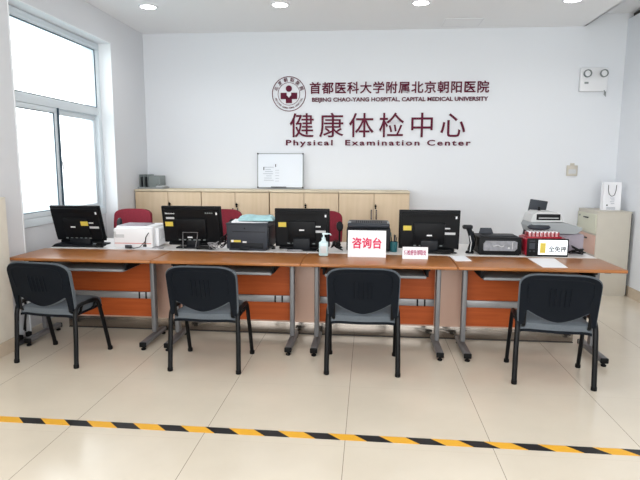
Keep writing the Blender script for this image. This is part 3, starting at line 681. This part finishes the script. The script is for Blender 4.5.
# ================================================================ RED POWER BANK STATION
t = thing('power_bank_station', (1.50, 4.76, ZD), 0, 'red and black power bank rental station with a lit screen', 'power bank station')
g = G(); g.box((0, .012, .077), (.34, .25, .15), .012, seg=3); g.build('body', M_crim, t)
g = G(); g.box((.005, -.116, .077), (.338, .016, .152), .006, seg=3); g.build('front_frame', M_blk, t)
g = G(); g.box((.045, -.1255, .08), (.235, .003, .124)); sc = g.build('screen', M_screen, t)
label_text('lettering', '全免押', .142, .05, (.082, -.128, .068), M_ink, sc, .014)
g = G(); g.box((-.036, -.128, .075), (.046, .002, .085), .008); g.build('yellow_picture', M_yel, sc)
g = G()
for k in range(3): g.box((.03+k*.035, -.128, .122), (.024, .002, .004))
g.box((.09, -.128, .108), (.09, .002, .005)); g.box((.05, -.128, .028), (.12, .002, .004)); g.build('small_print', M_faint, sc)
g = G(); g.box((-.123, -.125, .132), (.045, .003, .008)); g.box((-.123, -.125, .09), (.045, .003, .05)); g.box((-.137, -.125, .045), (.012, .003, .01)); g.box((-.105, -.125, .045), (.016, .003, .01)); g.build('side_notice', M_printg, t)
for k in range(8):
    g = G(); g.box((-.128+k*.0315, -.02, .182), (.019, .09, .045), .005); pb = g.build('power_bank', M_white, t)
    g = G(); g.box((-.128+k*.0315, -.067, .182), (.012, .004, .025), .001); g.build('red_tip', mat('soft_red_plastic', (206, 120, 124), .4), pb)
g = G(); g.box((-.015, .0, .158), (.29, .16, .014), .003)
for k in range(9): g.box((-.1437+k*.0315, -.02, .182), (.006, .1, .038), .002)
g.build('slot_rack', M_crim, t)
# ================================================================ SMALL THINGS ON COUNTER AND DESKS
def tent_sign(x, y, w_, h_, rz, label, body, m, tw, th_, tz):
    t = thing('table_sign', (x, y, ZD), rz, label, 'sign')
    T = rot_x(R(-8)); g = G(T); g.box((0, 0, h_/2), (w_, .004, h_)); g.build('front_panel', M_paper, t)
    T2 = Matrix.Translation((0, math.sin(R(16))*h_*.0+.055*h_/.22, 0)) @ rot_x(R(8)); g = G(T2); g.box((0, 0, h_/2-.004), (w_, .004, h_-.01)); g.build('rear_panel', M_paper, t)
    n = len(body)
    ref = bounds(raw_text('国'))
    for i, ch_ in enumerate(body):
        me = raw_text(ch_, .03 if h_ > .15 else .02, .001); sx_ = tw/n*.82/(ref[1]-ref[0]); sz_ = th_/(ref[3]-ref[2])
        o = place_text('character', me, sx_, sz_, -tw/2+tw*i/n-ref[0]*sx_+.09*tw/n, -sz_*(ref[2]+ref[3])/2, T @ Vector((0, -.004, tz)), m, t, M=Matrix.Rotation(R(-8), 4, 'X'))
tent_sign(-.008, 4.44, .315, .222, 0, 'large white table sign with three red characters', '咨询台', M_lred, .25, .082, .116)
tent_sign(.386, 4.40, .205, .098, 0, 'small white table sign with a line of tiny pink characters', '体检报告领取处', M_lpur, .18, .04, .052)
t = thing('sanitizer_bottle', (-.369, 4.46, ZD), 0, 'clear pump bottle of hand sanitizer on the desk left of the large sign', 'bottle')
g = G(); g.box((0, 0, .062), (.078, .05, .124), .014, seg=3); g.build('bottle_body', M_gel, t)
g = G(); g.box((0, -.0262, .058), (.05, .002, .06), .001); g.build('bottle_label', M_label, t)
g = G(); g.lathe([(.024, .124), (.022, .13), (.017, .136), (.017, .155), (.008, .157), (.006, .185), (0, .185)], seg=16); g.box((.012, 0, .188), (.05, .016, .014), .004); g.tube([(.03, 0, .19), (.055, 0, .188), (.062, 0, .176)], .0045, 8); g.build('pump', M_pump, t)
t = thing('pen_cup', (.225, 4.76, ZD), 0, 'teal pen cup with pens left of the last computer', 'pen holder')
g = G(); g.lathe([(.034, 0), (.038, .09), (.035, .09), (.031, .005), (0, .005)], seg=20); g.build('cup', M_teal, t)
for k in range(5):
    a = k*1.3; g = G(); g.cyl((.012*math.cos(a), .012*math.sin(a), .008), (.028*math.cos(a), .028*math.sin(a), .13+.02*(k % 3)), .004, seg=8)
    p = tag(g.build('pen', [M_blk, M_printg, M_teal][k % 3], loc=(.225, 4.76, ZD)), ['black pen leaning right in the teal cup', 'dark grey pen standing in the teal cup', 'teal pen in the teal cup', 'black pen leaning forward in the teal cup', 'grey pen leaning towards the viewer in the teal cup'][k], 'pen', 'pens in the teal cup')
t = thing('barcode_scanner', (.885, 4.75, ZD), 0, 'black handheld scanner upright in its curved stand beside the low black printer', 'scanner')
g = G(); g.lathe([(.036, 0), (.038, .006), (.032, .02), (.02, .026), (0, .026)], seg=24, M=Matrix.Diagonal((1.0, .8, 1, 1))); g.tube([(.02, 0, .02), (.04, .01, .07), (.045, .01, .13), (.02, .0, .19)], .010, 8, flat=(1.4, .7)); g.build('stand', M_blk, t)
g = G(); g.tube([(-.005, -.02, .03), (.012, -.02, .09), (.005, -.015, .15), (-.01, -.01, .20), (-.02, -.01, .222)], .026, 12, flat=(1.1, .8), r2=.028); g.box((-.028, -.012, .232), (.085, .05, .036), .012, M=rot_x(0)); g.build('handset', M_printd, t)
g = G(); g.tube([(-.005, -.045, .02), (.002, -.05, .1), (-.012, -.045, .16)], .004, 8); g.build('trigger_stripe', M_label, t)
def stem_scanner(x, y, rz, label):
    t = thing('barcode_scanner', (x, y, ZD), rz, label, 'scanner')
    g = G(); g.lathe([(.028, 0), (.03, .005), (.022, .012), (.008, .016), (0, .016)], seg=20); g.tube([(0, 0, .01), (.002, .004, .09), (0, 0, .17)], .009, 10); g.build('stem', M_blk, t)
    g = G(); g.lathe([(0, -.013), (.024, -.013), (.032, -.004), (.032, .006), (.024, .014), (0, .014)], seg=24, M=Matrix.Translation((0, -.006, .20)) @ Matrix.Rotation(R(82), 4, 'X') @ Matrix.Diagonal((1, 1.45, 1, 1))); g.build('scanner_head', M_printd, t)
    return t
stem_scanner(-.262, 4.93, R(15), 'black scanner head on a thin stem between third computer and black laser printer')
stem_scanner(-2.375, 4.97, R(-25), 'black scanner head on a thin stem behind the left edge of the white printer')
stem_scanner(-1.292, 5.02, R(20), 'black scanner head on a thin stem left of the charcoal printer')
def sheet_obj(name, pts, z, h, m, label, cat):
    g = G(); a = [g.bm.verts.new((x, y, z)) for x, y in pts]; b = [g.bm.verts.new((x, y, z+h)) for x, y in pts]; n = len(pts)
    g.bm.faces.new(a[::-1]); g.bm.faces.new(b)
    for k in range(n): g.bm.faces.new((a[k], a[(k+1) % n], b[(k+1) % n], b[k]))
    return tag(g.build(name, m, smooth=False), label, cat)
sheet_obj('paper_sheet', [(.70, 4.33), (.83, 4.35), (.815, 4.59), (.685, 4.57)], ZD+.0005, .004, M_paper, 'white paper pad on the desk right of the small sign', 'paper')
sheet_obj('paper_sheet', [(1.315, 4.13), (1.50, 4.14), (1.535, 4.55), (1.32, 4.54)], ZD+.0005, .002, M_paper, 'white printed sheet on the desk in front of the power bank station', 'paper')
sheet_obj('paper_sheet', [(-2.02, 4.63), (-1.86, 4.63), (-1.86, 4.72), (-2.02, 4.74)], ZD+.0005, .003, M_paper, 'white slip of paper on the counter right of the white printer', 'paper')
def cable(pts, r, m, label, name='cable'):
    # smooth the control points with Catmull-Rom
    P_ = [Vector(p) for p in pts]; P_ = [P_[0]]+P_+[P_[-1]]; out_ = []
    for i in range(1, len(P_)-2):
        for k in range(6):
            u = k/6; a, b, c, d = P_[i-1], P_[i], P_[i+1], P_[i+2]
            out_.append(.5*((2*b)+(c-a)*u+(2*a-5*b+4*c-d)*u*u+(3*b-a-3*c+d)*u**3))
    out_.append(P_[-1]); g = G(); g.tube(out_, r, 8); return tag(g.build(name, m), label, 'cable')
def tangle(cx, cy, wx, wy, hz, n, seed, label, m=None, r=.0052):
    rnd = random.Random(seed); z = ZD+r+.0005; pts = []
    for k in range(n):
        a = k*2.2+rnd.random(); q = .45+.55*rnd.random()
        pts.append((cx+wx/2*q*math.cos(a), cy+wy/2*q*math.sin(a), z+.004+hz*rnd.random()))
    return cable(pts, r, m or M_cable, label)
FY = 4.645
tangle(-2.43, 4.66, .13, .05, .05, 14, 1, 'black cable tangle at the foot of the computer by the window')
cable([(-2.36, 4.98, .80), (-2.345, 4.96, .88), (-2.325, 4.93, .93), (-2.315, 4.90, .88), (-2.325, 4.86, ZD+.03), (-2.33, 4.80, ZD+.006)], .004, M_cable, 'black cable looping up between the window computer and the white printer')
tangle(-1.86, 4.65, .09, .04, .02, 9, 2, 'grey cable curled between the white printer and the second computer', M_cableg, .004)
tangle(-1.288, 4.70, .055, .16, .13, 18, 3, 'black cable tangle between the second computer and the charcoal printer')
tangle(-1.36, 4.632, .16, .024, .085, 14, 9, 'thin grey cable loops in front of the second computer, left of the charcoal printer', M_cableg, .003)
tangle(-1.42, 4.637, .26, .02, .03, 16, 19, 'black cable coiled low in front of the second computer')
tangle(-.835, 4.66, .045, .10, .05, 12, 4, 'black cable tangle between charcoal printer and the boxy computer stand')
tangle(-.40, 4.64, .10, .03, .03, 10, 5, 'black cable tangle behind the sanitizer bottle')
tangle(-.275, 4.71, .11, .13, .09, 20, 6, 'black cable tangle left of the black laser printer')
tangle(-.64, 4.635, .25, .02, .012, 8, 10, 'grey cable lying before the boxy computer stand', M_cableg, .003)
tangle(.66, 4.64, .24, .03, .03, 16, 7, 'black cable lying before the last computer')
cable([(.802, 4.99, .90), (.808, 4.95, .93), (.812, 4.91, .90), (.806, 4.89, .83), (.80, 4.88, ZD+.01)], .006, M_cable, 'thick black cable loop behind the scanner')
tangle(1.79, 4.75, .16, .20, .07, 16, 8, 'dark cable loops on the counter right of the power bank station')
# floor-level things by the window wall
t = thing('power_strip', (-2.90, 4.20, 0), R(84), 'dark power strip with plugs on the floor by the window wall', 'power strip')
g = G(); g.box((0, 0, .022), (.2, .05, .04), .006); g.build('housing', M_darksteel, t)
for k in (-.05, .05):
    g = G(); g.box((k, 0, .062), (.04, .04, .04), .008); g.build('plug', M_cap, t)
cable([(-2.93, 4.26, .08), (-2.935, 4.28, .2), (-2.93, 4.3, .26), (-2.92, 4.26, .2), (-2.925, 4.24, .1)], .008, M_cable, 'black cable rising from the power strip by the window wall')
# ================================================================ HAZARD TAPE
g = G()
z0, z1 = .0003, .0012
segs = []; P0 = -2.039-.288*3          # each yellow and black pair of stripes is 0.288 m long
for k in range(22): segs.append((P0+k*.288, P0+k*.288+.140, 1)); segs.append((P0+k*.288+.140, P0+(k+1)*.288, 0))
def tp_y(x): return 2.865-.0082*(x+2.04)
for a, b, mi in segs:
    a0 = max(a, -2.85); b0 = min(b, 3.03)
    if b0 <= a0: continue
    g.mi = mi; sk = .075; wd = .034
    pa = [(a0-sk/2, tp_y(a0)+wd), (b0-sk/2, tp_y(b0)+wd), (b0+sk/2, tp_y(b0)-wd), (a0+sk/2, tp_y(a0)-wd)]
    pa = [(min(max(px, -2.85), 3.03), py) for px, py in pa]
    A = [g.bm.verts.new((px, py, z0)) for px, py in pa]; B = [g.bm.verts.new((px, py, z1)) for px, py in pa]
    fs = [g.bm.faces.new(A), g.bm.faces.new(B[::-1])]+[g.bm.faces.new((A[q], A[(q+1) % 4], B[(q+1) % 4], B[q])) for q in range(4)]
    g._fm(fs)
tag(g.build('floor_tape', [M_yelt, M_blkt], smooth=False), 'yellow and black striped hazard tape stuck across the tiled floor', 'floor tape')
